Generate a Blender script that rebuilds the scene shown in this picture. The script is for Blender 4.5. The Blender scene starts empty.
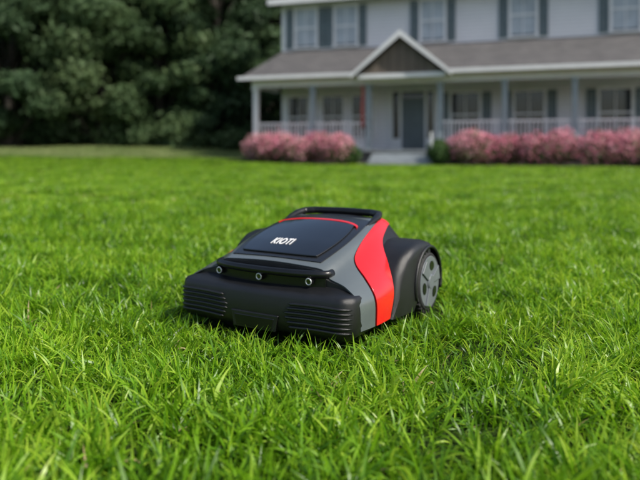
import bpy, math, numpy as np
from mathutils import Vector, Matrix
R = math.radians
scene = bpy.context.scene
rng = np.random.default_rng(7)

# ------------------------------------------------------------------ helpers
def link(o, parent=None):
    scene.collection.objects.link(o)
    if parent is not None: o.parent = parent
    return o
def empty(name, loc=(0,0,0), rz=0):
    o = bpy.data.objects.new(name, None); o.location = loc; o.rotation_euler = (0,0,rz)
    o.empty_display_size = .2
    return link(o)
def mesh_obj(name, verts, faces, mat, parent=None, smooth=False, do_link=True):
    me = bpy.data.meshes.new(name); me.from_pydata([tuple(v) for v in verts], [], faces)
    me.validate(); 
    import bmesh
    bm = bmesh.new(); bm.from_mesh(me); bmesh.ops.recalc_face_normals(bm, faces=bm.faces); bm.to_mesh(me); bm.free()
    if smooth: me.polygons.foreach_set('use_smooth', [True]*len(me.polygons))
    o = bpy.data.objects.new(name, me)
    if mat is not None: me.materials.append(mat)
    if do_link: link(o, parent)
    return o
def quads_mesh(name, V, F, mats, attrs=None, matidx=None, smooth=False):
    me = bpy.data.meshes.new(name)
    me.vertices.add(len(V)); me.vertices.foreach_set('co', np.asarray(V, dtype=np.float32).ravel())
    k = F.shape[1]
    me.loops.add(F.size); me.loops.foreach_set('vertex_index', F.ravel().astype(np.int32))
    me.polygons.add(len(F)); me.polygons.foreach_set('loop_start', np.arange(0, F.size, k, dtype=np.int32))
    try: me.polygons.foreach_set('loop_total', np.full(len(F), k, dtype=np.int32))
    except Exception: pass
    if matidx is not None: me.polygons.foreach_set('material_index', matidx.astype(np.int32))
    me.update(calc_edges=True)
    if smooth: me.polygons.foreach_set('use_smooth', np.ones(len(F), dtype=bool))
    for m in mats: me.materials.append(m)
    for nm, a in (attrs or {}).items():
        at = me.attributes.new(nm, 'FLOAT', 'POINT'); at.data.foreach_set('value', a.astype(np.float32))
    return me
def box(name, x0,x1,y0,y1,z0,z1, mat, parent=None, bev=0):
    v = [(x,y,z) for x in (x0,x1) for y in (y0,y1) for z in (z0,z1)]
    f = [(0,1,3,2),(4,6,7,5),(0,4,5,1),(2,3,7,6),(0,2,6,4),(1,5,7,3)]
    o = mesh_obj(name, v, f, mat, parent)
    if bev: addbev(o, bev)
    return o
def boxes(name, lst, mat, parent=None):
    V=[];F=[]
    for (x0,x1,y0,y1,z0,z1) in lst:
        b=len(V)
        V += [(x,y,z) for x in (x0,x1) for y in (y0,y1) for z in (z0,z1)]
        F += [tuple(b+i for i in q) for q in [(0,1,3,2),(4,6,7,5),(0,4,5,1),(2,3,7,6),(0,2,6,4),(1,5,7,3)]]
    return mesh_obj(name, V, F, mat, parent)
def addbev(o, w, seg=3):
    m = o.modifiers.new('bevel','BEVEL'); m.width = w; m.segments = seg; m.limit_method='ANGLE'; m.angle_limit=R(35)
    m.harden_normals = True
    for p in o.data.polygons: p.use_smooth = True
def tube(pts, rad, n=10, cap=True):
    pts=[Vector(p) for p in pts]; V=[];F=[]
    rads = rad if hasattr(rad,'__len__') else [rad]*len(pts)
    up = Vector((0,0,1))
    prev=None
    for i,p in enumerate(pts):
        d = (pts[min(i+1,len(pts)-1)]-pts[max(i-1,0)]).normalized()
        if prev is None:
            a = d.cross(up) if abs(d.z)<.95 else d.cross(Vector((1,0,0)))
        else: a = prev - d*prev.dot(d)
        a.normalize(); prev=a; b=d.cross(a)
        for k in range(n):
            t=2*math.pi*k/n
            V.append(tuple(p+(a*math.cos(t)+b*math.sin(t))*rads[i]))
    for i in range(len(pts)-1):
        for k in range(n):
            F.append((i*n+k, i*n+(k+1)%n, (i+1)*n+(k+1)%n, (i+1)*n+k))
    if cap:
        F.append(tuple(range(n))); F.append(tuple((len(pts)-1)*n+k for k in range(n)))
    return V,F
def merge(parts):
    V=[];F=[]
    for v,f in parts:
        b=len(V); V+=list(v); F+=[tuple(b+i for i in q) for q in f]
    return V,F

# ------------------------------------------------------------------ materials
def newmat(name):
    m = bpy.data.materials.new(name); m.use_nodes=True
    nt=m.node_tree; b=nt.nodes['Principled BSDF']; return m,nt,b
def pbr(name, col, rough=.5, var=.0, vscale=5, bump=0, bscale=50, coat=0, spec=.5, metal=0, rvar=0):
    m,nt,b=newmat(name)
    b.inputs['Roughness'].default_value=rough; b.inputs['Metallic'].default_value=metal
    b.inputs['Specular IOR Level'].default_value=spec
    b.inputs['Coat Weight'].default_value=coat; b.inputs['Coat Roughness'].default_value=.08
    tc=nt.nodes.new('ShaderNodeTexCoord')
    n=nt.nodes.new('ShaderNodeTexNoise'); n.inputs['Scale'].default_value=vscale; n.inputs['Detail'].default_value=6
    nt.links.new(tc.outputs['Object'],n.inputs['Vector'])
    r=nt.nodes.new('ShaderNodeValToRGB')
    r.color_ramp.elements[0].position=.3; r.color_ramp.elements[1].position=.7
    r.color_ramp.elements[0].color=(*[c*(1-var) for c in col],1); r.color_ramp.elements[1].color=(*[min(1,c*(1+var)) for c in col],1)
    nt.links.new(n.outputs['Fac'],r.inputs['Fac']); nt.links.new(r.outputs['Color'],b.inputs['Base Color'])
    if rvar:
        mr=nt.nodes.new('ShaderNodeMapRange'); mr.inputs[1].default_value=.3; mr.inputs[2].default_value=.7
        mr.inputs[3].default_value=rough-rvar; mr.inputs[4].default_value=rough+rvar
        nt.links.new(n.outputs['Fac'],mr.inputs[0]); nt.links.new(mr.outputs[0],b.inputs['Roughness'])
    if bump:
        n2=nt.nodes.new('ShaderNodeTexNoise'); n2.inputs['Scale'].default_value=bscale; n2.inputs['Detail'].default_value=3
        nt.links.new(tc.outputs['Object'],n2.inputs['Vector'])
        bp=nt.nodes.new('ShaderNodeBump'); bp.inputs['Strength'].default_value=bump; bp.inputs['Distance'].default_value=.002
        nt.links.new(n2.outputs['Fac'],bp.inputs['Height']); nt.links.new(bp.outputs['Normal'],b.inputs['Normal'])
    return m

def leafmat(name, cols, rough=.45, trans=.35, world_scale=.7, gloss=.3, nz=.9):
    m,nt,b=newmat(name); N=nt.nodes; L=nt.links
    at=N.new('ShaderNodeAttribute'); at.attribute_name='tint'
    oi=N.new('ShaderNodeObjectInfo')
    geo=N.new('ShaderNodeNewGeometry')
    ns=N.new('ShaderNodeTexNoise'); ns.inputs['Scale'].default_value=world_scale; ns.inputs['Detail'].default_value=4
    L.new(geo.outputs['Position'],ns.inputs['Vector'])
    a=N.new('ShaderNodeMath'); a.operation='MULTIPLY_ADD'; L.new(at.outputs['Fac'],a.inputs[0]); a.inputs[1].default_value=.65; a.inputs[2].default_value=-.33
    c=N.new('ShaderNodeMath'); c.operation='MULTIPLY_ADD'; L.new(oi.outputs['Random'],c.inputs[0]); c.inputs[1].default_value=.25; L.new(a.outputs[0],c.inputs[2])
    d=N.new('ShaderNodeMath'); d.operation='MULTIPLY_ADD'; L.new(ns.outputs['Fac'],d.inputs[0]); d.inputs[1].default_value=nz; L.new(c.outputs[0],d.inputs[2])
    r=N.new('ShaderNodeValToRGB'); cr=r.color_ramp
    cr.elements[0].position=cols[0][0]; cr.elements[0].color=(*cols[0][1],1)
    cr.elements[1].position=cols[-1][0]; cr.elements[1].color=(*cols[-1][1],1)
    for p,cc in cols[1:-1]:
        e=cr.elements.new(p); e.color=(*cc,1)
    L.new(d.outputs[0],r.inputs['Fac'])
    L.new(r.outputs['Color'],b.inputs['Base Color']); b.inputs['Roughness'].default_value=rough
    b.inputs['Specular IOR Level'].default_value=gloss
    tr=N.new('ShaderNodeBsdfTranslucent'); 
    mx=N.new('ShaderNodeMixShader'); mx.inputs[0].default_value=trans
    hs=N.new('ShaderNodeHueSaturation'); hs.inputs['Value'].default_value=1.4; hs.inputs['Hue'].default_value=.49
    L.new(r.outputs['Color'],hs.inputs['Color']); L.new(hs.outputs['Color'],tr.inputs['Color'])
    L.new(b.outputs[0],mx.inputs[1]); L.new(tr.outputs[0],mx.inputs[2])
    L.new(mx.outputs[0],N['Material Output'].inputs['Surface'])
    return m

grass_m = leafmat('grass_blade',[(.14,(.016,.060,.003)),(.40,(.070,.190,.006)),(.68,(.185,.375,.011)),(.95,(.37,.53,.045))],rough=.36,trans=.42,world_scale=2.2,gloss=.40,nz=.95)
pale_m = leafmat('meadow_grass',[(.14,(.10,.16,.045)),(.5,(.20,.28,.09)),(.95,(.36,.40,.18))],rough=.5,trans=.35,world_scale=.5,gloss=.3)
straw_m = leafmat('grass_dry',[(.1,(.20,.15,.06)),(.9,(.42,.36,.17))],trans=.3)
tree_m = leafmat('tree_leaf',[(.15,(.028,.054,.026)),(.5,(.058,.105,.048)),(.9,(.095,.15,.068))],rough=.6,trans=.34,world_scale=.35,gloss=.2)
tree2_m = leafmat('tree_leaf_light',[(.15,(.038,.070,.030)),(.5,(.075,.128,.053)),(.9,(.125,.18,.08))],rough=.6,trans=.36,world_scale=.35,gloss=.2)
shrub_m = leafmat('shrub_leaf',[(.15,(.025,.06,.018)),(.9,(.08,.15,.035))],trans=.2)
flower_m = leafmat('azalea_flower',[(.15,(.45,.12,.19)),(.5,(.64,.24,.32)),(.9,(.80,.46,.51))],rough=.6,trans=.25,world_scale=3)
bark_m = pbr('bark',(.04,.035,.028),.9,.4,8,.6,30)

gm,nt,b=newmat('soil_and_thatch'); N=nt.nodes; L=nt.links
geo=N.new('ShaderNodeNewGeometry'); n1=N.new('ShaderNodeTexNoise'); n1.inputs['Scale'].default_value=1.1; n1.inputs['Detail'].default_value=8
n2=N.new('ShaderNodeTexNoise'); n2.inputs['Scale'].default_value=60; n2.inputs['Detail'].default_value=4
L.new(geo.outputs['Position'],n1.inputs['Vector']); L.new(geo.outputs['Position'],n2.inputs['Vector'])
r1=N.new('ShaderNodeValToRGB'); r1.color_ramp.elements[0].position=.35; r1.color_ramp.elements[1].position=.65
r1.color_ramp.elements[0].color=(.022,.050,.007,1); r1.color_ramp.elements[1].color=(.042,.088,.012,1)
L.new(n1.outputs['Fac'],r1.inputs['Fac'])
r2=N.new('ShaderNodeValToRGB'); r2.color_ramp.elements[0].position=.35; r2.color_ramp.elements[1].position=.7
r2.color_ramp.elements[0].color=(.3,.3,.3,1); r2.color_ramp.elements[1].color=(1.2,1.1,.95,1); L.new(n2.outputs['Fac'],r2.inputs['Fac'])
mu=N.new('ShaderNodeMix'); mu.data_type='RGBA'; mu.blend_type='MULTIPLY'; mu.inputs[0].default_value=1
L.new(r1.outputs[0],mu.inputs[6]); L.new(r2.outputs[0],mu.inputs[7]); L.new(mu.outputs[2],b.inputs['Base Color']); b.inputs['Roughness'].default_value=.95
b.inputs['Specular IOR Level'].default_value=.1
bp=N.new('ShaderNodeBump'); bp.inputs['Strength'].default_value=.8; bp.inputs['Distance'].default_value=.02
L.new(n2.outputs['Fac'],bp.inputs['Height']); L.new(bp.outputs[0],b.inputs['Normal'])

def siding(name,col,pitch=.13):
    m,nt,b=newmat(name); N=nt.nodes; L=nt.links
    tc=N.new('ShaderNodeTexCoord'); sp=N.new('ShaderNodeSeparateXYZ'); L.new(tc.outputs['Object'],sp.inputs[0])
    dv=N.new('ShaderNodeMath'); dv.operation='DIVIDE'; dv.inputs[1].default_value=pitch; L.new(sp.outputs[2],dv.inputs[0])
    fr=N.new('ShaderNodeMath'); fr.operation='FRACT'; L.new(dv.outputs[0],fr.inputs[0])
    r=N.new('ShaderNodeValToRGB'); r.color_ramp.elements[0].color=(*[c*.55 for c in col],1); r.color_ramp.elements[1].color=(*col,1); r.color_ramp.elements[1].position=.12
    L.new(fr.outputs[0],r.inputs['Fac'])
    ns=N.new('ShaderNodeTexNoise'); ns.inputs['Scale'].default_value=1.5; ns.inputs['Detail'].default_value=5; L.new(tc.outputs['Object'],ns.inputs['Vector'])
    r3=N.new('ShaderNodeValToRGB'); r3.color_ramp.elements[0].color=(.85,.85,.86,1); r3.color_ramp.elements[1].color=(1,1,1,1); L.new(ns.outputs['Fac'],r3.inputs['Fac'])
    mu=N.new('ShaderNodeMix'); mu.data_type='RGBA'; mu.blend_type='MULTIPLY'; mu.inputs[0].default_value=1
    L.new(r.outputs[0],mu.inputs[6]); L.new(r3.outputs[0],mu.inputs[7]); L.new(mu.outputs[2],b.inputs['Base Color'])
    bp=N.new('ShaderNodeBump'); bp.invert=True; bp.inputs['Distance'].default_value=.012; L.new(fr.outputs[0],bp.inputs['Height']); L.new(bp.outputs[0],b.inputs['Normal'])
    b.inputs['Roughness'].default_value=.6
    return m
siding_m=siding('white_siding',(.86,.85,.87))
def shingle(name,c1,c2):
    m,nt,b=newmat(name); N=nt.nodes; L=nt.links
    tc=N.new('ShaderNodeTexCoord'); br=N.new('ShaderNodeTexBrick'); L.new(tc.outputs['Object'],br.inputs['Vector'])
    br.inputs['Scale'].default_value=1; br.inputs['Brick Width'].default_value=.3; br.inputs['Row Height'].default_value=.14; br.inputs['Mortar Size'].default_value=.012
    br.inputs['Color1'].default_value=(*c1,1); br.inputs['Color2'].default_value=(*c2,1); br.inputs['Mortar'].default_value=(*[c*.35 for c in c1],1)
    ns=N.new('ShaderNodeTexNoise'); ns.inputs['Scale'].default_value=2; ns.inputs['Detail'].default_value=6; L.new(tc.outputs['Object'],ns.inputs['Vector'])
    r3=N.new('ShaderNodeValToRGB'); r3.color_ramp.elements[0].color=(.7,.7,.7,1); r3.color_ramp.elements[1].color=(1.15,1.15,1.15,1); L.new(ns.outputs['Fac'],r3.inputs['Fac'])
    mu=N.new('ShaderNodeMix'); mu.data_type='RGBA'; mu.blend_type='MULTIPLY'; mu.inputs[0].default_value=1
    L.new(br.outputs['Color'],mu.inputs[6]); L.new(r3.outputs[0],mu.inputs[7]); L.new(mu.outputs[2],b.inputs['Base Color']); b.inputs['Roughness'].default_value=.9
    return m
roof_m=shingle('asphalt_shingle',(.09,.087,.09),(.13,.125,.125))
gable_m=shingle('gable_shingle',(.15,.12,.10),(.20,.16,.13))
white_m=pbr('white_trim',(.82,.82,.83),.5,.05,3)
slate_m=pbr('slate_blue_paint',(.14,.185,.205),.5,.1,4)
col_m=pbr('column_paint',(.30,.35,.38),.5,.08,4)
porchfl_m=pbr('porch_deck_paint',(.22,.24,.25),.6,.15,4)
step_m=pbr('step_paint',(.33,.36,.38),.6,.12,4)
skirt_m=pbr('porch_skirt',(.12,.13,.12),.8,.2,3)
ceil_m=pbr('porch_ceiling',(.55,.58,.60),.6,.05,3)
glass_m=pbr('window_glass',(.025,.03,.035),.06,.3,1.5,spec=.9)
blind_m=pbr('window_blind',(.42,.47,.52),.3,.15,3,spec=.6)
door_m=pbr('door_paint',(.12,.15,.17),.4,.1,3)
flag_m=pbr('red_fabric',(.40,.10,.09),.8,.1,6)
mulch_m=pbr('bark_mulch',(.06,.035,.025),.95,.5,20,1,40)

# ------------------------------------------------------------------ terrain
def ground_z(x,y):
    x=np.asarray(x,float); y=np.asarray(y,float)
    a=np.clip((y-14)/26,0,1.6); a=a*a*(3-2*np.clip(a,0,1))*.9
    b=1/(1+np.exp((x+3.5+ (y-22)*.05)/1.2))
    return a*b*.95 + .012*np.sin(x*1.7+y*.9)*np.clip((y-3)/4,0,1)+.008*np.sin(x*.6-y*2.1)*np.clip((y-3)/4,0,1)
def lin(parts):
    return np.concatenate([np.arange(a,b,s) for a,b,s in parts])
xs=lin([(-400,-60,40),(-60,-20,4),(-20,20,.4),(20,60,4),(60,401,40)]); ys=lin([(-60,-4,8),(-4,45,.4),(45,80,5),(80,501,40)])
GX,GY=np.meshgrid(xs,ys); GZ=ground_z(GX,GY)
V=np.stack([GX,GY,GZ],-1).reshape(-1,3); nx=len(xs); ny=len(ys)
I=(np.arange(ny-1)[:,None]*nx+np.arange(nx-1)[None,:]).ravel()
F=np.stack([I,I+1,I+nx+1,I+nx],-1)
me=quads_mesh('ground',V,F,[gm],smooth=True); link(bpy.data.objects.new('ground',me))

# ------------------------------------------------------------------ grass
def blades(n,Rad,Lr,Wr,seg,lean_r,curv_r,g):
    Vs=[];Fs=[];T=[];MI=[]
    taz=g.uniform(0,6.28)
    for i in range(n):
        rr=Rad*math.sqrt(g.random()); th=g.random()*2*math.pi
        bx,by=rr*math.cos(th),rr*math.sin(th)
        az=(th+g.normal()*1.0) if g.random()<.7 else taz+g.normal()*.5
        Ln=g.uniform(*Lr); W=g.uniform(*Wr); ph=g.uniform(*lean_r); cu=g.uniform(*curv_r)
        if g.random()<.15: cu*=1.7
        tw0=g.uniform(-.6,.6); tw1=g.uniform(-1.2,1.2)
        p=np.array([bx,by,-.004]); base=len(Vs); tint=g.random()
        for k in range(seg+1):
            s=k/seg; a=ph+cu*s**1.3
            d=np.array([math.sin(a)*math.cos(az),math.sin(a)*math.sin(az),math.cos(a)])
            if k>0: p=p+d*Ln/seg
            side=np.array([-math.sin(az),math.cos(az),0]); nrm=np.cross(d,side)
            tt=tw0+tw1*s; sd=side*math.cos(tt)+nrm*math.sin(tt)
            w=W*(.55+.45*min(1,s*3))*(1-max(0,(s-.35)/.65)**1.6*.93)*.5
            Vs.append(p-sd*w); Vs.append(p+sd*w)
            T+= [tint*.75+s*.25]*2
        for k in range(seg):
            Fs.append((base+2*k,base+2*k+1,base+2*k+3,base+2*k+2)); 
        dry = g.random()<.015
        MI += [1 if dry else 0]*seg
    return np.array(Vs),np.array(Fs),np.array(T),np.array(MI)
def make_sources(cname,count,mat=None,**kw):
    col=bpy.data.collections.new(cname)
    for i in range(count):
        V,F,T,MI=blades(g=rng,**kw)
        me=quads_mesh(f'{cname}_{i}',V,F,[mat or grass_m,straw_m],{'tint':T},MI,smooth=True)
        o=bpy.data.objects.new(f'{cname}_{i}',me); col.objects.link(o)
    return col
near_col=make_sources('grass_tuft',14,n=12,Rad=.026,Lr=(.04,.10),Wr=(.0032,.0062),seg=5,lean_r=(.0,.75),curv_r=(.1,1.5))
far_col=make_sources('grass_clump',5,n=90,Rad=.16,Lr=(.05,.09),Wr=(.005,.009),seg=2,lean_r=(.0,.5),curv_r=(.1,1.2))
pale_col=make_sources('meadow_clump',4,mat=pale_m,n=90,Rad=.20,Lr=(.06,.11),Wr=(.006,.011),seg=2,lean_r=(.0,.5),curv_r=(.1,1.2))

def scatter(name,P,rot,scl,idx,col):
    me=bpy.data.meshes.new(name); me.vertices.add(len(P)); me.vertices.foreach_set('co',P.astype(np.float32).ravel())
    a=me.attributes.new('rot','FLOAT_VECTOR','POINT'); a.data.foreach_set('vector',rot.astype(np.float32).ravel())
    a=me.attributes.new('scl','FLOAT_VECTOR','POINT'); a.data.foreach_set('vector',scl.astype(np.float32).ravel())
    a=me.attributes.new('idx','INT','POINT'); a.data.foreach_set('value',idx.astype(np.int32))
    o=bpy.data.objects.new(name,me); link(o)
    ng=bpy.data.node_groups.new(name+'_gn','GeometryNodeTree')
    ng.interface.new_socket('Geometry',in_out='INPUT',socket_type='NodeSocketGeometry'); ng.interface.new_socket('Geometry',in_out='OUTPUT',socket_type='NodeSocketGeometry')
    N=ng.nodes;L=ng.links
    gi=N.new('NodeGroupInput'); go=N.new('NodeGroupOutput'); ip=N.new('GeometryNodeInstanceOnPoints')
    ci=N.new('GeometryNodeCollectionInfo'); ci.inputs['Collection'].default_value=col; ci.inputs['Separate Children'].default_value=True; ci.inputs['Reset Children'].default_value=True
    def na(nm,t):
        n=N.new('GeometryNodeInputNamedAttribute'); n.data_type=t; n.inputs[0].default_value=nm; return n.outputs[0]
    L.new(gi.outputs[0],ip.inputs['Points']); L.new(ci.outputs[0],ip.inputs['Instance']); ip.inputs['Pick Instance'].default_value=True
    L.new(na('idx','INT'),ip.inputs['Instance Index']); L.new(na('rot','FLOAT_VECTOR'),ip.inputs['Rotation']); L.new(na('scl','FLOAT_VECTOR'),ip.inputs['Scale'])
    L.new(ip.outputs[0],go.inputs[0])
    md=o.modifiers.new('scatter','NODES'); md.node_group=ng
    return o

YAW=R(30.5); ORG=np.array([-.178,1.755]); wv=np.array([math.cos(YAW),-math.sin(YAW)]); lv=np.array([math.sin(YAW),math.cos(YAW)])
def sample(y0,y1,dens,margin,slope=.53):
    wmax=slope*y1+margin
    n=int(2*wmax*(y1-y0)*dens)
    x=rng.uniform(-wmax,wmax,n); y=rng.uniform(y0,y1,n)
    k=np.abs(x)<slope*y+margin
    return x[k],y[k]
x1,y1=sample(.45,3.2,1150,.5); x2,y2=sample(3.2,5.6,620,.7)
x=np.concatenate([x1,x2]); y=np.concatenate([y1,y2])
rx=x-ORG[0]; ry=y-ORG[1]; lx=rx*wv[0]+ry*wv[1]; ly=rx*lv[0]+ry*lv[1]
inside=(np.abs(lx)<.285)&(ly>.0)&(ly<.58) | ((np.abs(np.abs(lx)-.31)<.045)&(np.abs(ly-.48)<.075))
keep=~inside; x,y,lx,ly=x[keep],y[keep],lx[keep],ly[keep]
dist=np.hypot(np.maximum(np.abs(lx)-.29,0),np.maximum(np.abs(ly-.3)-.3,0))
ph=np.sin(x*7.3+1.7*np.sin(y*5.1))*np.sin(y*8.7+1.3*np.sin(x*4.3+1))+.6*np.sin(x*17+y*11)*np.sin(y*19-x*7)
keep=rng.random(len(x))<np.clip(.92+.20*ph+.3*(dist<.15),.62,1)
x,y,dist,ph,lx,ly=x[keep],y[keep],dist[keep],ph[keep],lx[keep],ly[keep]
n=len(x)
s=rng.uniform(.68,1.18,n)*(.96+.17*ph)
near_s=np.where(lx>.28,.95,.72); s*=np.where(dist<.12,near_s+(1-near_s)*dist/.12,1)
s*=np.where(y<1.25,1.12,1)
tall=rng.random(n)<.035; s=np.where(tall&(dist>.12),s*1.25,s)
P=np.stack([x,y,ground_z(x,y)],-1); rot=np.stack([rng.normal(0,.22,n),rng.normal(0,.22,n),rng.uniform(0,6.28,n)],-1)
scl=np.stack([s,s,s*rng.uniform(.8,1.1,n)],-1)
scatter('lawn_grass',P,rot,scl,rng.integers(0,14,n),near_col)
x1,y1=sample(5.3,12,38,1.5); x2,y2=sample(12,27,19,3)
x=np.concatenate([x1,x2]); y=np.concatenate([y1,y2])
hp=np.array([-2.32,22.2]); hw=np.array([math.cos(R(18)),-math.sin(R(18))]); hv=np.array([math.sin(R(18)),math.cos(R(18))])
hs=(x-hp[0])*hw[0]+(y-hp[1])*hw[1]; hvv=(x-hp[0])*hv[0]+(y-hp[1])*hv[1]
k=~((hs>-.6)&(hs<16)&(hvv>-1.3)); x,y=x[k],y[k]; n=len(x)
s=rng.uniform(.8,1.2,n)
P=np.stack([x,y,ground_z(x,y)],-1); rot=np.stack([np.zeros(n),np.zeros(n),rng.uniform(0,6.28,n)],-1)
far_o=scatter('lawn_grass_far',P,rot,np.stack([s*1.15,s*1.15,s*.8],-1),rng.integers(0,5,n),far_col)
far_o.parent=bpy.data.objects['lawn_grass']
# paler meadow strip beyond the lawn, left of the house
n=5200; x=rng.uniform(-24,-2.6,n); y=rng.uniform(22.5,36,n)+.3*np.sin(x)
P=np.stack([x,y,ground_z(x,y)],-1); rot=np.stack([np.zeros(n),np.zeros(n),rng.uniform(0,6.28,n)],-1); s=rng.uniform(.9,1.4,n)
mo=scatter('meadow_grass',P,rot,np.stack([s*1.3,s*1.3,s],-1),rng.integers(0,4,n),pale_col)

# ------------------------------------------------------------------ mower
mower=empty('robotic_lawn_mower',(ORG[0],ORG[1],.016),-YAW)
blk=pbr('matte_black_plastic',(.009,.0095,.0105),.33,.12,20,.35,1100,spec=.55,rvar=.05)
blk2=pbr('dark_plastic',(.006,.0065,.007),.28,.1,20,.08,700,spec=.5)
gloss=pbr('gloss_black_panel',(.005,.0055,.006),.07,.05,5,spec=.6,coat=.7)
frame_m=pbr('satin_dark_panel',(.012,.013,.015),.22,.05,5,.08,600,spec=.5,coat=.3)
grey=pbr('slate_grey_plastic',(.095,.112,.118),.24,.05,12,.08,900,spec=.6,coat=.5,rvar=.04)
red=pbr('red_plastic',(.70,.012,.014),.22,.04,12,.05,900,spec=.5,coat=.5,rvar=.04)
hubm=pbr('hub_grey',(.12,.135,.15),.35,.08,20,.1,400)
rub=pbr('tyre_rubber',(.012,.012,.013),.75,.2,30,.4,200)
whitep=pbr('white_print',(.85,.85,.85),.4,.02,5)
silver=pbr('sensor_ring',(.6,.62,.64),.25,.05,5,metal=.6)

def itp(y,tab):
    xs=[a for a,_ in tab]; vs=[b for _,b in tab]
    if y<=xs[0]: return vs[0]
    if y>=xs[-1]: return vs[-1]
    i=max(j for j in range(len(xs)-1) if xs[j]<=y)
    h=xs[i+1]-xs[i]; u=(y-xs[i])/h
    def sl(j):
        if j==0: return (vs[1]-vs[0])/(xs[1]-xs[0])
        if j==len(xs)-1: return (vs[-1]-vs[-2])/(xs[-1]-xs[-2])
        return (vs[j+1]-vs[j-1])/(xs[j+1]-xs[j-1])
    m0,m1=sl(i)*h,sl(i+1)*h
    return (2*u**3-3*u*u+1)*vs[i]+(u**3-2*u*u+u)*m0+(-2*u**3+3*u*u)*vs[i+1]+(u**3-u*u)*m1
Htab=[(.0,.186),(.06,.202),(.12,.222),(.2,.246),(.35,.284),(.45,.300),(.5,.302),(.55,.286),(.60,.22)]
Dtab=[(.0,.177),(.06,.185),(.2,.196),(.35,.190),(.5,.170),(.62,.15)]
Wtab=[(.0,.283),(.06,.293),(.12,.302),(.2,.305),(.3,.297),(.4,.270),(.62,.245)]
def P0(y,t):
    sg=1 if t>=0 else -1; t=abs(t)
    H=itp(y,Htab);D=itp(y,Dtab);W=itp(y,Wtab);Hs=H-.014
    k=[(0,H),(.5*D,H-.003),(D-.018,Hs+.003),(D+.012,Hs-.020),(D+.01+(W-D-.01)*.62,.5*(Hs-.020+.13)+.004),(W,.12),(W+.002,.045)]
    k=[(-k[1][0],k[1][1])]+k+[(2*k[-1][0]-k[-2][0],2*k[-1][1]-k[-2][1])]
    i=min(int(t),5); u=t-i
    p=[np.array(k[i+j]) for j in range(4)]
    q=.5*((2*p[1])+(-p[0]+p[2])*u+(2*p[0]-5*p[1]+4*p[2]-p[3])*u*u+(-p[0]+3*p[1]-3*p[2]+p[3])*u**3)
    return np.array([sg*q[0],y,q[1]])
def PN(y,t,off):
    e=1e-3
    dy=P0(y+e,t)-P0(y-e,t); dt=P0(y,min(t+e,6) if t>=0 else t+e)-P0(y,t-e if t>-6+e else t)
    n=np.cross(dt,dy); n/= (np.linalg.norm(n)+1e-12)
    return P0(y,t)+n*off
def patch(name,f,na,nb,off,th,mat,bev=.0012):
    V=[];F=[]
    for lay in (off,off-th):
        for i in range(na+1):
            for j in range(nb+1):
                y,t=f(i/na,j/nb); V.append(PN(y,t,lay))
    n=(na+1)*(nb+1); idx=lambda l,i,j:l*n+i*(nb+1)+j
    for i in range(na):
        for j in range(nb):
            F.append((idx(0,i,j),idx(0,i+1,j),idx(0,i+1,j+1),idx(0,i,j+1)))
            F.append((idx(1,i,j),idx(1,i,j+1),idx(1,i+1,j+1),idx(1,i+1,j)))
    for i in range(na):
        for j in (0,nb): F.append((idx(0,i,j),idx(0,i+1,j),idx(1,i+1,j),idx(1,i,j)))
    for j in range(nb):
        for i in (0,na): F.append((idx(0,i,j),idx(0,i,j+1),idx(1,i,j+1),idx(1,i,j)))
    o=mesh_obj(name,V,F,mat,mower,smooth=True); addbev(o,bev,2); return o
def core():
    ys=[.062]+list(np.linspace(.08,.60,28)); ts=np.linspace(-6,6,97); V=[];F=[]
    for y in ys:
        for t in ts: V.append(PN(y,t,0))
    m=len(ts)
    for i in range(len(ys)-1):
        for j in range(m-1): F.append((i*m+j,(i+1)*m+j,(i+1)*m+j+1,i*m+j+1))
        F.append((i*m+m-1,(i+1)*m+m-1,(i+1)*m,i*m))
    F.append(tuple(range(m))); F.append(tuple((len(ys)-1)*m+j for j in range(m)))
    o=mesh_obj('inner_body',V,F,blk,mower,smooth=True); addbev(o,.004,2)
core()
inner=[(2.0,.49),(2.2,.36),(2.5,.25),(3.3,.168),(4.5,.128),(6,.125)]
innerL=[(2.0,.49),(2.45,.45),(2.9,.33),(3.6,.22),(4.5,.16),(6,.14)]
front=[(0,.064),(1.5,.066),(2.2,.070),(3.3,.066),(4.5,.052),(6,.058)]
def fgrey(a,b):
    t=-6+12*a; at=abs(t); y0=itp(at,front); y1=.435+.055*min(1,at/2)**4 if at<=2 else itp(at,inner if t>0 else innerL)
    return (y0+(y1-y0)*b,t)
patch('grey_top_cover',fgrey,120,36,.0045,.004,grey)
inn=[(0,6,.131),(1,4.5,.134),(2,3.3,.172),(3,2.5,.254),(4,2.22,.365),(5,2.04,.495)]
innL=[(0,6,.146),(1,4.5,.166),(2,3.6,.226),(3,2.92,.336),(4,2.6,.42),(5,2.5,.495)]
out=[(0,6,.215),(1,4.7,.262),(2,3.8,.315),(3,3.3,.37),(4,3.05,.44),(5,2.85,.505)]
for sg,nm,II in ((1,'red_side_band_right',inn),(-1,'red_side_band_left',innL)):
    def fr(a,b):
        s=a*5
        ti=itp(s,[(q[0],q[1]) for q in II]); yi=itp(s,[(q[0],q[2]) for q in II]); to=itp(s,[(q[0],q[1]) for q in out]); yo=itp(s,[(q[0],q[2]) for q in out])
        return (yi+(yo-yi)*b,sg*(ti+(to-ti)*b))
    patch(nm,fr,50,10,.007,.006,red)
def sq(a,b,k=.18):
    u=2*a-1;v=2*b-1
    return u*math.sqrt(1-k*v*v), v*math.sqrt(1-k*u*u)
def fframe(a,b):
    u,v=sq(a,b,.10); return (.256+.172*v,1.86*u)
patch('top_frame_panel',fframe,40,30,.0075,.003,frame_m,.001)
def fpan(a,b):
    u,v=sq(a,b,.16); return (.228+.128*v,1.56*u)
patch('gloss_lid',fpan,40,30,.0125,.005,gloss,.0022)
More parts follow.
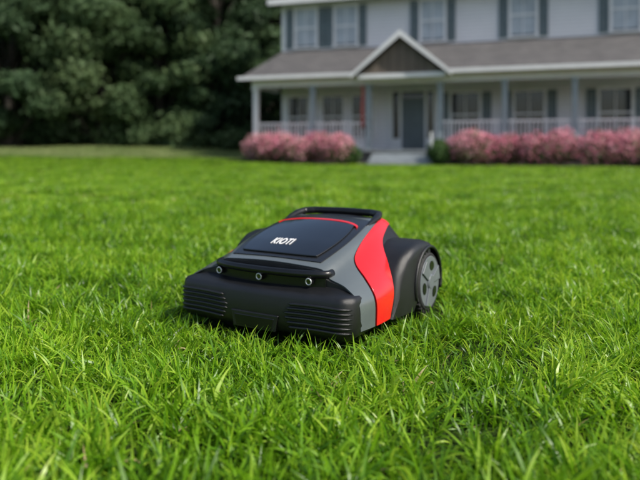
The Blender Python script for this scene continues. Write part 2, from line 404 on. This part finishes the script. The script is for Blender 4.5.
def ftrim(a,b):
    u=2*a-1; return (.358+.012*b-.030*u*u*u*u+.0,1.60*u)
patch('red_lid_trim',ftrim,40,3,.0130,.006,red,.001)
HWD=.300; BOW=.012; CR=.044
def front_y(x,ins=0):
    hw_=HWD-ins;r=max(CR-ins,.012)
    y=ins
    if abs(x)>hw_-r: y=ins+r-math.sqrt(max(0,r*r-(abs(x)-(hw_-r))**2))
    return y-BOW*(1-(x/HWD)**2)*max(0,1-y/.12)
def outline(ins,z):
    pts=[];hw_=HWD-ins;y0=0+ins;y1=.585-ins;r=max(CR-ins,.012);rb=.05
    def arc(cx,cy,r,a0,a1,n=9):
        for i in range(n): 
            a=a0+(a1-a0)*i/(n-1); pts.append([cx+r*math.cos(a),cy+r*math.sin(a)])
    for i in range(1,24): pts.append([-(hw_-r)+2*(hw_-r)*i/24,y0])
    arc(hw_-r,y0+r,r,-math.pi/2,0); arc(hw_-rb,y1-rb,rb,0,math.pi/2); arc(-hw_+rb,y1-rb,rb,math.pi/2,math.pi); arc(-hw_+r,y0+r,r,math.pi,1.5*math.pi)
    out=[]
    for x,y in pts:
        if y<.12: y-= BOW*(1-(x/HWD)**2)*max(0,1-(y/.12))
        out.append((x,y,z))
    return out
lev=[(.020,.05),(.024,.022),(.032,.010),(.046,.003),(.060,0),(.095,.001),(.123,.003),(.1325,.006),(.1385,.0115),(.1415,.020),(.144,.036),(.153,.07),(.167,.10)]
V=[];F=[]
for z,i in lev: V+=outline(i,z)
m=len(outline(0,0))
for l in range(len(lev)-1):
    for j in range(m): F.append((l*m+j,l*m+(j+1)%m,(l+1)*m+(j+1)%m,(l+1)*m+j))
F.append(tuple(range(m))); F.append(tuple((len(lev)-1)*m+j for j in range(m)))
mesh_obj('lower_hull',V,F,blk,mower,smooth=True)
parts=[]
for sg in (1,-1):
    for i,z in enumerate((.048,.0605,.073,.0855,.098,.1105)):
        pts=[]
        x0=.094+.007*abs(i-2.5)
        for u in np.linspace(0,1,22):
            x=sg*(x0+(.2935-x0)*u); zz=z+(.003*math.sin(u*3.14))
            pts.append((x,front_y(x)+.0002,zz))
        parts.append(tube(pts,[.0008]+[.0046]*18+[.004,.003,.0008],8))
V,F=merge(parts); mesh_obj('front_ribs',V,F,blk,mower,smooth=True)
def plate(name,x0,x1,z0,z1,off,mat,sl=.012):
    V=[];F=[];n=12
    for lay in (off,off-.01):
        for z,e in ((z0,sl),(z1,0)):
            for i in range(n+1):
                x=x0+e+(x1-x0-2*e)*i/n; V.append((x,front_y(x)-lay,z))
    k=n+1
    for i in range(n):
        F+= [(i,i+1,k+i+1,k+i),(2*k+i,2*k+i+1,3*k+i+1,3*k+i),(i,i+1,2*k+i+1,2*k+i),(k+i,k+i+1,3*k+i+1,3*k+i)]
    F+=[(0,k,3*k,2*k),(n,k+n,3*k+n,2*k+n)]
    o=mesh_obj(name,V,F,mat,mower,smooth=True); addbev(o,.003,2)
plate('front_handle_lip',-.082,.082,.028,.074,.004,blk,.010)
plate('front_handle_shadow_plate',-.069,.069,.032,.065,.0055,blk2,.008)  # solid dark plate standing in for the shadow of the front recess
pts=[]
for u in np.linspace(-1,1,33):
    x=.186*u; y=.050-.020*(1-u*u)+.012*abs(u)**6; z=.185
    pts.append((x,y,z))
pts=[(-.194,.088,.186),(-.193,.070,.185)]+pts+[(.193,.070,.185),(.194,.088,.186)]
V,F=tube(pts,.0100,14); V=[(a,b,.185+(c-.185)*1.1) for a,b,c in V]
mesh_obj('sensor_bar',V,F,blk2,mower,smooth=True)
V=[];F=[]
for i,u in enumerate(np.linspace(-1,1,25)):
    x=.190*u; y=.058-.018*(1-u*u)
    V+=[(x,y,.143),(x,y,.183),(x,y+.03,.143),(x,y+.03,.183)]
for i in range(24):
    b0=i*4;b1=b0+4
    F+=[(b0,b1,b1+1,b0+1),(b0+2,b0+3,b1+3,b1+2),(b0+1,b1+1,b1+3,b0+3),(b0,b0+2,b1+2,b1)]
F+=[(0,1,3,2),(96,98,99,97)]
mesh_obj('sensor_fascia',V,F,blk2,mower,smooth=False)
parts=[];rings=[];lens=[]
for sx in (-.170,-.012,.148):
    yy=.050-.019*(1-(sx/.190)**2)
    parts.append(tube([(sx,yy+.03,.168),(sx,yy-.004,.166)],.0115,20))
    c=[(sx+.0085*math.cos(a),yy-.006,.166+.0085*math.sin(a)) for a in np.linspace(0,2*math.pi,25)]
    rings.append(tube(c,.0019,8,False)); lens.append(tube([(sx,yy,.166),(sx,yy-.0055,.166)],.007,16))
V,F=merge(parts); mesh_obj('sensor_housings',V,F,blk2,mower,smooth=False)
V,F=merge(rings); mesh_obj('sensor_rings',V,F,silver,mower,smooth=True)
V,F=merge(lens); mesh_obj('sensor_lenses',V,F,gloss,mower)
pts=[(-.158,.37,.278),(-.160,.42,.293),(-.157,.46,.302),(-.146,.495,.308),(-.11,.515,.310),(0,.521,.311),(.11,.515,.310),(.146,.495,.308),(.157,.46,.302),(.160,.42,.293),(.158,.37,.278)]
pp=[]
for i in range(len(pts)-1):
    for u in (0,.25,.5,.75): pp.append(tuple(np.array(pts[i])*(1-u)+np.array(pts[i+1])*u))
pp.append(pts[-1]); rr_=[.006+.007*min(1,min(i,len(pp)-1-i)/8) for i in range(len(pp))]
V,F=tube(pp,rr_,12); mesh_obj('carry_handle',V,F,blk2,mower,smooth=True)
prof=[(.24,.035),(.258,.10),(.280,.160),(.315,.204),(.365,.229),(.42,.239),(.475,.239),(.525,.226),(.568,.193),(.592,.15),(.600,.09),(.598,.06),(.584,.06)]
wc=(.482,.104)
arc=[(wc[0]+.109*math.cos(a),wc[1]+.109*math.sin(a)) for a in np.linspace(R(-25),R(205),30)]
poly=prof+arc+[(.36,.035)]
def fender(sg,nm):
    xs_=[(.12,0),(.300,0),(.314,.003),(.323,.010),(.328,.022)]
    n=len(poly); cy,cz=.43,.12
    V=[];F=[]
    npf=len(prof)
    for x,ins in xs_:
        for i,(y,z) in enumerate(poly):
            if 0<i<npf-1:
                a=np.array(poly[i-1]);c=np.array(poly[i+1]);d=c-a;d/=np.linalg.norm(d); nn=np.array([d[1],-d[0]])
                if np.dot(nn,np.array([cy-y,cz-z]))<0: nn=-nn
                y,z=np.array([y,z])+nn*ins
            xx=x-(.018*max(0,(.36-y)/.12) if x>.2 else 0)
            V.append((sg*xx,y,z))
    for l in range(len(xs_)-1):
        for j in range(n): F.append((l*n+j,l*n+(j+1)%n,(l+1)*n+(j+1)%n,(l+1)*n+j))
    F.append(tuple(range(n))); F.append(tuple((len(xs_)-1)*n+j for j in range(n)))
    o=mesh_obj(nm,V,F,blk,mower,smooth=True); addbev(o,.003,2)
    lip=[(sg*.329,wc[0]+.112*math.cos(a),wc[1]+.112*math.sin(a)) for a in np.linspace(R(-20),R(200),40)]
    V,F=tube(lip,.0055,10); mesh_obj(nm+'_lip',V,F,blk,mower,smooth=True)
    X=.023
    def disc(x0,x1,r0,r1,n=48):
        V=[];F=[]
        for x,r in ((x0,r0),(x1,r1)):
            for k in range(n):
                a=2*math.pi*k/n; V.append((sg*(x+X),wc[0]+r*math.cos(a),wc[1]+r*math.sin(a)))
        for k in range(n): F.append((k,(k+1)%n,n+(k+1)%n,n+k))
        F.append(tuple(range(n)));F.append(tuple(range(n,2*n)));return V,F
    parts=[disc(.24,.303,.094,.094),disc(.303,.309,.094,.088)]
    for k in range(28):
        a=2*math.pi*k/28; c,s_=math.cos(a),math.sin(a); ca,sa=-s_,c
        bv=[(sg*(x+X),wc[0]+r*c+w_*ca,wc[1]+r*s_+w_*sa) for x in (.245,.305) for r in (.092,.100) for w_ in (-.005,.005)]
        parts.append((bv,[(0,1,3,2),(4,6,7,5),(0,4,5,1),(2,3,7,6),(0,2,6,4),(1,5,7,3)]))
    V,F=merge(parts); mesh_obj(nm.replace('fender','tyre'),V,F,rub,mower)
    o=mesh_obj(nm.replace('fender','hub'),*merge([disc(.30,.3105,.084,.082),disc(.3105,.317,.026,.021)]),hubm,mower); addbev(o,.0015,2)
    hp_=[];sp=[]
    for k in range(3):
        a=R(75+120*k); c,s_=math.cos(a),math.sin(a)
        n=20;V0=[]
        for x in (.3095,.3122):
            for q in range(n):
                b_=2*math.pi*q/n; r_=.052+.015*math.cos(b_); aa=a+.36*math.sin(b_)
                V0.append((sg*(x+X),wc[0]+r_*math.cos(aa),wc[1]+r_*math.sin(aa)))
        hp_.append((V0,[(q,(q+1)%n,n+(q+1)%n,n+q) for q in range(n)]+[tuple(range(n)),tuple(range(n,2*n))]))
        a=R(15+120*k); c,s_=math.cos(a),math.sin(a)
        bv=[(sg*(x+X),wc[0]+r*c+w_*-s_,wc[1]+r*s_+w_*c) for x in (.309,.3155) for r,ww in ((.02,.011),(.078,.024)) for w_ in (-ww,ww)]
        sp.append((bv,[(0,1,3,2),(4,6,7,5),(0,4,5,1),(2,3,7,6),(0,2,6,4),(1,5,7,3)]))
    mesh_obj(nm.replace('fender','hub_recess'),*merge(hp_),blk2,mower)
    o=mesh_obj(nm.replace('fender','hub_spokes'),*merge(sp),hubm,mower); addbev(o,.002,2)
fender(1,'fender_right'); fender(-1,'fender_left')
for sg in (1,-1):
    V,F=tube([(sg*.16,.09,.03),(sg*.13,.09,.03)],.04,24); mesh_obj('caster_wheel',V,F,rub,mower)
tx=bpy.data.curves.new('lettering','FONT'); tx.body='KIOTI'; tx.size=.056; tx.extrude=.0004; tx.offset=.0008; tx.align_x='CENTER'; tx.align_y='CENTER'; tx.space_character=1.12
to=bpy.data.objects.new('lettering',tx); tx.materials.append(whitep); link(to,mower)
yy=.165; tt=-.20
p=PN(yy,tt,.0133); ex=PN(yy,tt+.05,.0133)-PN(yy,tt-.05,.0133); ex/=np.linalg.norm(ex); ey=PN(yy+.01,tt,.0133)-PN(yy-.01,tt,.0133); ey-=ex*np.dot(ex,ey); ey/=np.linalg.norm(ey); ez=np.cross(ex,ey)
M=Matrix(((ex[0]*.47,ey[0],ez[0],p[0]),(ex[1]*.47,ey[1],ez[1],p[1]),(ex[2]*.47,ey[2],ez[2],p[2]),(0,0,0,1))); to.matrix_local=M

# ------------------------------------------------------------------ house
house=empty('farmhouse',(-2.32,22.2,0),-R(18))
HL=.2; HR=15.2; VW=2.2
box('walls',HL,HR,VW,9.5,-.3,6.2,siding_m,house)
def prism(name,verts,faces,mat): return mesh_obj(name,verts,faces,mat,house)
prism('main_roof',[(-.2,VW-.5,6.15),(15.7,VW-.5,6.15),(15.7,5.85,8.6),(-.2,5.85,8.6),(-.2,10,6.15),(15.7,10,6.15)],
      [(0,1,2,3),(3,2,5,4),(0,3,4),(1,5,2),(0,4,5,1)],roof_m)
box('eave_fascia',-.22,15.72,VW-.56,VW-.503,6.02,6.22,white_m,house)
box('soffit',-.2,15.7,VW-.5,VW-.003,6.10,6.145,ceil_m,house)
boxes('corner_boards',[(HL-.03,HL+.14,VW-.03,VW+.14,0,6.1)],white_m,house)
box('porch_floor',-.25,15.1,-.08,VW-.003,.42,.50,porchfl_m,house)
box('porch_skirt_boards',-.2,15.05,0,.05,-.2,.418,skirt_m,house)
box('porch_side_skirt',-.2,-.15,.052,VW,-.2,.418,skirt_m,house)
box('porch_beam',-.12,15.05,.0,.2,2.70,2.93,white_m,house)
box('porch_side_beam',-.12,.05,.203,VW-.003,2.70,2.93,white_m,house)
box('porch_ceiling',-.1,15.05,-.3,VW-.003,2.935,2.965,ceil_m,house)
prism('porch_roof',[(-.45,-.38,3.0),(15.5,-.38,3.0),(15.5,VW-.003,4.3),(.21,VW-.003,4.3),(-.45,VW-.003,3.0),(15.5,VW-.003,3.0)],
      [(0,1,2,3),(0,3,4),(1,5,2),(0,4,5,1),(3,2,5,4)],roof_m)
boxes('porch_gutter',[(-.5,3.78,-.44,-.383,2.94,3.06),(6.87,15.5,-.44,-.383,2.94,3.06)],white_m,house)
cx=5.33; hwid=1.5; az=4.2
prism('portico_roof',[(cx-hwid-.12,-.62,2.93),(cx,-.62,az+.08),(cx+hwid+.12,-.62,2.93),(cx-hwid-.12,2.05,2.93),(cx,2.05,az+.08),(cx+hwid+.12,2.05,2.93),
      (cx-hwid-.12,-.62,2.99),(cx,-.62,az+.16),(cx+hwid+.12,-.62,2.99),(cx-hwid-.12,2.05,2.99),(cx,2.05,az+.16),(cx+hwid+.12,2.05,2.99)],
      [(6,7,10,9),(7,8,11,10),(0,1,4,3),(1,2,5,4),(0,6,7,1),(1,7,8,2),(0,3,9,6),(2,8,11,5)],roof_m)
prism('gable_shingles',[(cx-1.36,-.45,2.97),(cx+1.36,-.45,2.97),(cx,-.45,4.12),(cx-1.36,-.35,2.97),(cx+1.36,-.35,2.97),(cx,-.35,4.12)],[(0,1,2),(3,5,4),(0,3,4,1),(1,4,5,2),(0,2,5,3)],gable_m)
def rake(sg):
    xo=cx+sg*(hwid+.14); th=.20
    return [(xo,-.66,2.96),(cx,-.66,az+.15),(cx,-.66,az+.15-th),(xo,-.66,2.96-th*.6),(xo,-.623,2.96),(cx,-.623,az+.15),(cx,-.623,az+.15-th),(xo,-.623,2.96-th*.6)],[(0,1,2,3),(4,5,6,7),(0,1,5,4),(1,2,6,5),(2,3,7,6),(3,0,4,7)]
V,F=merge([rake(1),rake(-1)]); mesh_obj('gable_rake_boards',V,F,white_m,house)
box('gable_bottom_trim',cx-1.42,cx+1.42,-.50,-.452,2.83,2.97,white_m,house)
colx=[0.0,2.15,4.14,6.53,8.55,10.6,12.7,14.9]
def column(x,nm,mat):
    boxes(nm,[(x-.085,x+.085,.015,.185,.56,2.62),(x-.12,x+.12,-.02,.22,.502,.56),(x-.12,x+.12,-.02,.22,2.62,2.698)],mat,house)
for i,x in enumerate(colx): column(x,f'porch_column_{i}',white_m if i==0 else col_m)
L_=[]
for a,b_ in zip(colx[:-1],colx[1:]):
    if a==4.14: continue
    L_+=[(a+.087,b_-.087,.06,.14,1.38,1.44),(a+.087,b_-.087,.075,.125,.60,.65)]
    for x in np.arange(a+.17,b_-.12,.125): L_.append((x-.018,x+.018,.082,.118,.652,1.378))
boxes('porch_railing',L_,white_m,house)
boxes('front_steps',[(4.35,6.32,-.40,-.082,-.1,.375),(4.35,6.32,-.72,-.403,-.1,.25),(4.35,6.32,-1.04,-.723,-.1,.125)],step_m,house)
boxes('step_rails',[(6.36,6.42,-1.0,-.94,0,1.05)],white_m,house)
def window(x,z0,z1,w,nm,shut=True,glass=glass_m,blind=.0):
    y=VW
    box(nm+'_glass',x-w/2,x+w/2,y-.02,y+.02,z0,z1,glass,house)
    if blind: box(nm+'_blind',x-w/2+.01,x+w/2-.01,y-.024,y-.021,z1-(z1-z0)*blind,z1,blind_m,house)
    zm=(z0+z1)/2
    boxes(nm+'_frame',[(x-w/2-.09,x-w/2,y-.06,y+.01,z0,z1),(x+w/2,x+w/2+.09,y-.06,y+.01,z0,z1),(x-w/2-.12,x+w/2+.12,y-.07,y+.01,z1,z1+.12),(x-w/2-.12,x+w/2+.12,y-.09,y+.01,z0-.07,z0),
        (x-w/2,x+w/2,y-.045,y+.0,zm-.03,zm+.03),(x-.014,x+.014,y-.04,y,z0,zm-.031),(x-.014,x+.014,y-.04,y,zm+.031,z1)],white_m,house)
    if shut:
        lst=[]
        for sg in (-1,1):
            xa=x+sg*(w/2+.11); xb=xa+sg*.30; a,b_=min(xa,xb),max(xa,xb)
            lst+=[(a,a+.05,y-.055,y-.003,z0-.03,z1+.03),(b_-.05,b_,y-.055,y-.003,z0-.03,z1+.03),(a+.05,b_-.05,y-.055,y-.003,z0-.03,z0+.05),(a+.05,b_-.05,y-.055,y-.003,z1-.05,z1+.03),(a+.05,b_-.05,y-.055,y-.003,zm-.04,zm+.04)]
            for z in np.arange(z0+.07,z1-.07,.06): lst.append((a+.05,b_-.05,y-.04,y-.003,z,z+.045))
        boxes(nm+'_shutters',lst,slate_m,house)
for i,x in enumerate([1.16,2.75,6.0,9.1,12.3]): window(x,4.42,5.88,.80,f'upper_window_{i}',True,glass_m,.95)
for i,x in enumerate([.85,2.25,3.4,7.15,9.3,12.0]): window(x,.95,2.50,.78 if x<5 else .95,f'porch_window_{i}',x not in(.85,2.25,3.4),glass_m,.0)
boxes('door_frame',[(4.45,4.55,VW-.08,VW+.01,.5,2.72),(6.05,6.15,VW-.08,VW+.01,.5,2.72),(4.551,6.049,VW-.08,VW+.01,2.60,2.72),(4.80,4.88,VW-.07,VW+.01,.5,2.598),(5.72,5.80,VW-.07,VW+.01,.5,2.598)],white_m,house)
box('front_door',4.88,5.72,VW-.04,VW+.01,.5,2.35,door_m,house)
box('transom_glass',4.88,5.72,VW-.03,VW+.01,2.36,2.6,glass_m,house)
boxes('sidelight_glass',[(4.551,4.799,VW-.03,VW+.01,.9,2.6),(5.801,6.049,VW-.03,VW+.01,.9,2.6)],glass_m,house)
boxes('sidelight_panels',[(4.551,4.799,VW-.03,VW+.01,.5,.898),(5.801,6.049,VW-.03,VW+.01,.5,.898)],white_m,house)
boxes('door_panels',[(4.97,5.27,VW-.055,VW-.041,.62,1.2),(5.33,5.63,VW-.055,VW-.041,.62,1.2),(4.97,5.27,VW-.055,VW-.041,1.35,2.22),(5.33,5.63,VW-.055,VW-.041,1.35,2.22)],door_m,house)
V=[];F=[]
for i in range(13):
    for j in range(4):
        V.append((3.92+.035*j+.010*math.sin(i*.8),-.10+.025*math.sin(j*1.9+i*.5),2.66-.12*i))
for i in range(12):
    for j in range(3): F.append((i*4+j,i*4+j+1,i*4+j+5,i*4+j+4))
flag=mesh_obj('hanging_flag',V,F,flag_m,None,smooth=True); flag.location=(-2.32,22.2,0); flag.rotation_euler=(0,0,-R(18))
sm=flag.modifiers.new('thick','SOLIDIFY'); sm.thickness=.004
fp=mesh_obj('flag_pole',*tube([(3.86,-.10,2.68),(4.10,-.10,2.68)],.012,8),white_m,flag)

# ------------------------------------------------------------------ foliage
def leaves(cent,rad,n,size,g,shell=.55):
    k=len(cent); w=rad.prod(1)**(2/3); w/=w.sum(); idx=g.choice(k,n,p=w)
    d=g.normal(size=(n,3)); d/=np.linalg.norm(d,axis=1)[:,None]
    r=(shell+(1-shell)*g.random(n))*(1+.10*g.normal(size=n)); c=cent[idx]+d*r[:,None]*rad[idx]
    nn=d+g.normal(size=(n,3))*.8; nn/=np.linalg.norm(nn,axis=1)[:,None]
    a=np.cross(nn,g.normal(size=(n,3))); a/=np.linalg.norm(a,axis=1)[:,None]; b_=np.cross(nn,a)
    s=size*g.uniform(.6,1.3,n)[:,None]
    V=np.stack([c-a*s,c-b_*s*.5+nn*s*.1,c+a*s,c+b_*s*.5+nn*s*.1],1).reshape(-1,3)
    F=np.arange(4*n).reshape(n,4)
    ct=g.random(k)
    T=np.repeat(np.clip(.55*ct[idx]+.45*g.random(n),0,1),4)
    return V,F,T,c
def tree(name,x,y,h,rad,g,mat,low=.12,n=32000,leaf=.17):
    z0=float(ground_z(x,y))
    parts=[]
    tp=[];pr=[]
    for i in range(9):
        u=i/8; tp.append((.18*math.sin(u*3+x),.15*math.cos(u*2.5+y)-.15,-.2+u*h*.88)); pr.append(.22*h/10*(1-u)**.8+.03)
    parts.append(tube(tp,pr,9))
    K=int(42*h/10); cen=[];rd=[]
    for i in range(K):
        u=(i+.5)/K; zz=h*(low+(1-low)*u); env=rad*(math.sin(math.pi*min(1,(.24+.74*u)))**.7)
        th=i*2.399+g.normal()*.4; rr=env*g.uniform(.35,.85)
        c=np.array([rr*math.cos(th),rr*math.sin(th),zz+g.normal()*.3]); cen.append(c)
        q=g.uniform(.55,1.0)*rad*.38; rd.append([q*1.15,q*1.15,q*.75])
        j=min(8,int(max(0,zz-.12*h)/h*8)); p0=np.array(tp[j])
        mid=(p0+c)/2+np.array([0,0,.25]); parts.append(tube([tuple(p0),tuple(mid),tuple(c)],[.07,.045,.02],6))
    root=mesh_obj(name,*merge(parts),bark_m,None,smooth=True); root.location=(x,y,z0)
    V,F,T,_=leaves(np.array(cen),np.array(rd),n,leaf,g,.25)
    me=quads_mesh('foliage',V,F,[mat],{'tint':T}); o=bpy.data.objects.new('foliage',me); link(o,root)
tg=np.random.default_rng(3)
for (x,y,h,r,mt,low) in [(-14.5,29.5,11,3.3,tree_m,.05),(-11.0,31.0,12,3.4,tree2_m,.06),(-8.0,31.6,11.0,3.0,tree2_m,.06),(-5.4,32,12,3.1,tree_m,.07),(-3.0,34.5,12.5,3.0,tree_m,.07),(-18.5,30,12,3.6,tree2_m,.06),(-23,31,12,3.6,tree_m,.06)]:
    tree('deciduous_tree',x,y,h,r,tg,mt,low)
cen=[];rd=[]
for x in np.arange(-48,20,1.8):
    for lay in range(7):
        for dp in (0,4.5):
            cen.append([x+dp*.2+tg.normal()*.6,38+dp+tg.uniform(-1.2,2)-(x+15)*.02,.9+lay*2.2+tg.normal()*.5]); q=tg.uniform(1.8,2.5); rd.append([q,q,q])
V,F,T,_=leaves(np.array(cen),np.array(rd),230000,.36,tg,.3)
me=quads_mesh('distant_tree_line',V,F,[tree2_m],{'tint':T}); link(bpy.data.objects.new('distant_tree_line',me))
cen=[];rd=[]
for x in np.arange(-24,-2.0,.7):
    for lay in range(3):
        q=tg.uniform(.6,1.05); yy=(30.6+lay*2.6)+tg.uniform(-.6,1.2)+abs(x+10)*.03
        if x>-4 and lay==0: continue
        cen.append([x,yy,float(ground_z(x,yy))+q*.6+lay*.4]); rd.append([q*1.2,q,q*(.7+.3*lay)])
V,F,T,_=leaves(np.array(cen),np.array(rd),52000,.13,tg,.3)
me=quads_mesh('undergrowth',V,F,[tree2_m],{'tint':T}); link(bpy.data.objects.new('undergrowth',me))
def azalea(name,s0,s1,v,hh,pinkfrac=.72,n=17000,greenonly=False):
    cen=[];rd=[]
    step=.42
    for s_ in np.arange(s0+.35,s1-.2,step):
        for r_ in range(2):
            q=hh*tg.uniform(.34,.46); cen.append([s_+tg.normal()*.08,v+tg.uniform(-.32,.32),q*1.05+tg.uniform(0,.10)]); rd.append([q*1.05,q*1.0,q*1.05])
    cen=np.array(cen);rd=np.array(rd)
    V,F,T,c=leaves(cen,rd,n,.045,tg,.72)
    up=c[:,2]/hh
    pk=(tg.random(n)<pinkfrac*np.clip(.30+up*1.1,0,1.1)) & (not greenonly)
    me=quads_mesh(name,V,F,[shrub_m,flower_m],{'tint':T},pk.astype(int))
    o=bpy.data.objects.new(name,me); o.location=(-2.32,22.2,0); o.rotation_euler=(0,0,-R(18)); link(o)
    st=[]
    for cc in cen: st.append(tube([(cc[0],cc[1],-.05),(cc[0]+.03,cc[1]+.02,cc[2]*.6),(cc[0]+.08,cc[1],cc[2]*1.3)],[.02,.014,.006],6))
    mesh_obj('stems',*merge(st),bark_m,o)
azalea('azalea_bush',.10,3.75,-.85,1.16); azalea('azalea_bush',6.85,10.6,-.85,1.16); azalea('azalea_bush',10.6,14.8,-.85,1.16)
azalea('boxwood_shrub',3.55,4.35,-.95,.66,n=4000,greenonly=True); azalea('boxwood_shrub',6.30,7.20,-1.0,.75,n=4500,greenonly=True)
mb=box('mulch_bed',-.3,15.2,-1.35,-.001,-.08,.035,mulch_m,None); mb.location=(-2.32,22.2,0); mb.rotation_euler=(0,0,-R(18))

# ------------------------------------------------------------------ light, camera
sd=Vector((.56,-.36,.70)).normalized()
el=math.asin(sd.z); azm=math.atan2(sd.x,sd.y)
w=bpy.data.worlds.new('World'); scene.world=w; w.use_nodes=True; nt=w.node_tree
sky=nt.nodes.new('ShaderNodeTexSky'); sky.sky_type='NISHITA'; sky.sun_disc=False; sky.sun_elevation=el; sky.sun_rotation=azm; sky.dust_density=2.5
bg=nt.nodes['Background']; bg.inputs[1].default_value=.15; nt.links.new(sky.outputs[0],bg.inputs[0])
sl_=bpy.data.lights.new('sun','SUN'); sl_.energy=5.0; sl_.angle=R(.8); sl_.color=(1,.945,.85)
so=bpy.data.objects.new('sun',sl_); so.rotation_euler=sd.to_track_quat('Z','Y').to_euler(); so.location=(5,-5,10); link(so)
cam=bpy.data.cameras.new('camera'); co=bpy.data.objects.new('camera',cam); link(co)
co.location=(0,0,.55); co.rotation_euler=(R(90),0,0); cam.lens=35; cam.sensor_width=36; cam.shift_y=-92/640
cam.clip_start=.05; cam.clip_end=1500
cam.dof.use_dof=True; cam.dof.focus_distance=1.54; cam.dof.aperture_fstop=2.1
scene.camera=co
scene.view_settings.view_transform='Standard'; scene.view_settings.look='None'; scene.view_settings.exposure=0
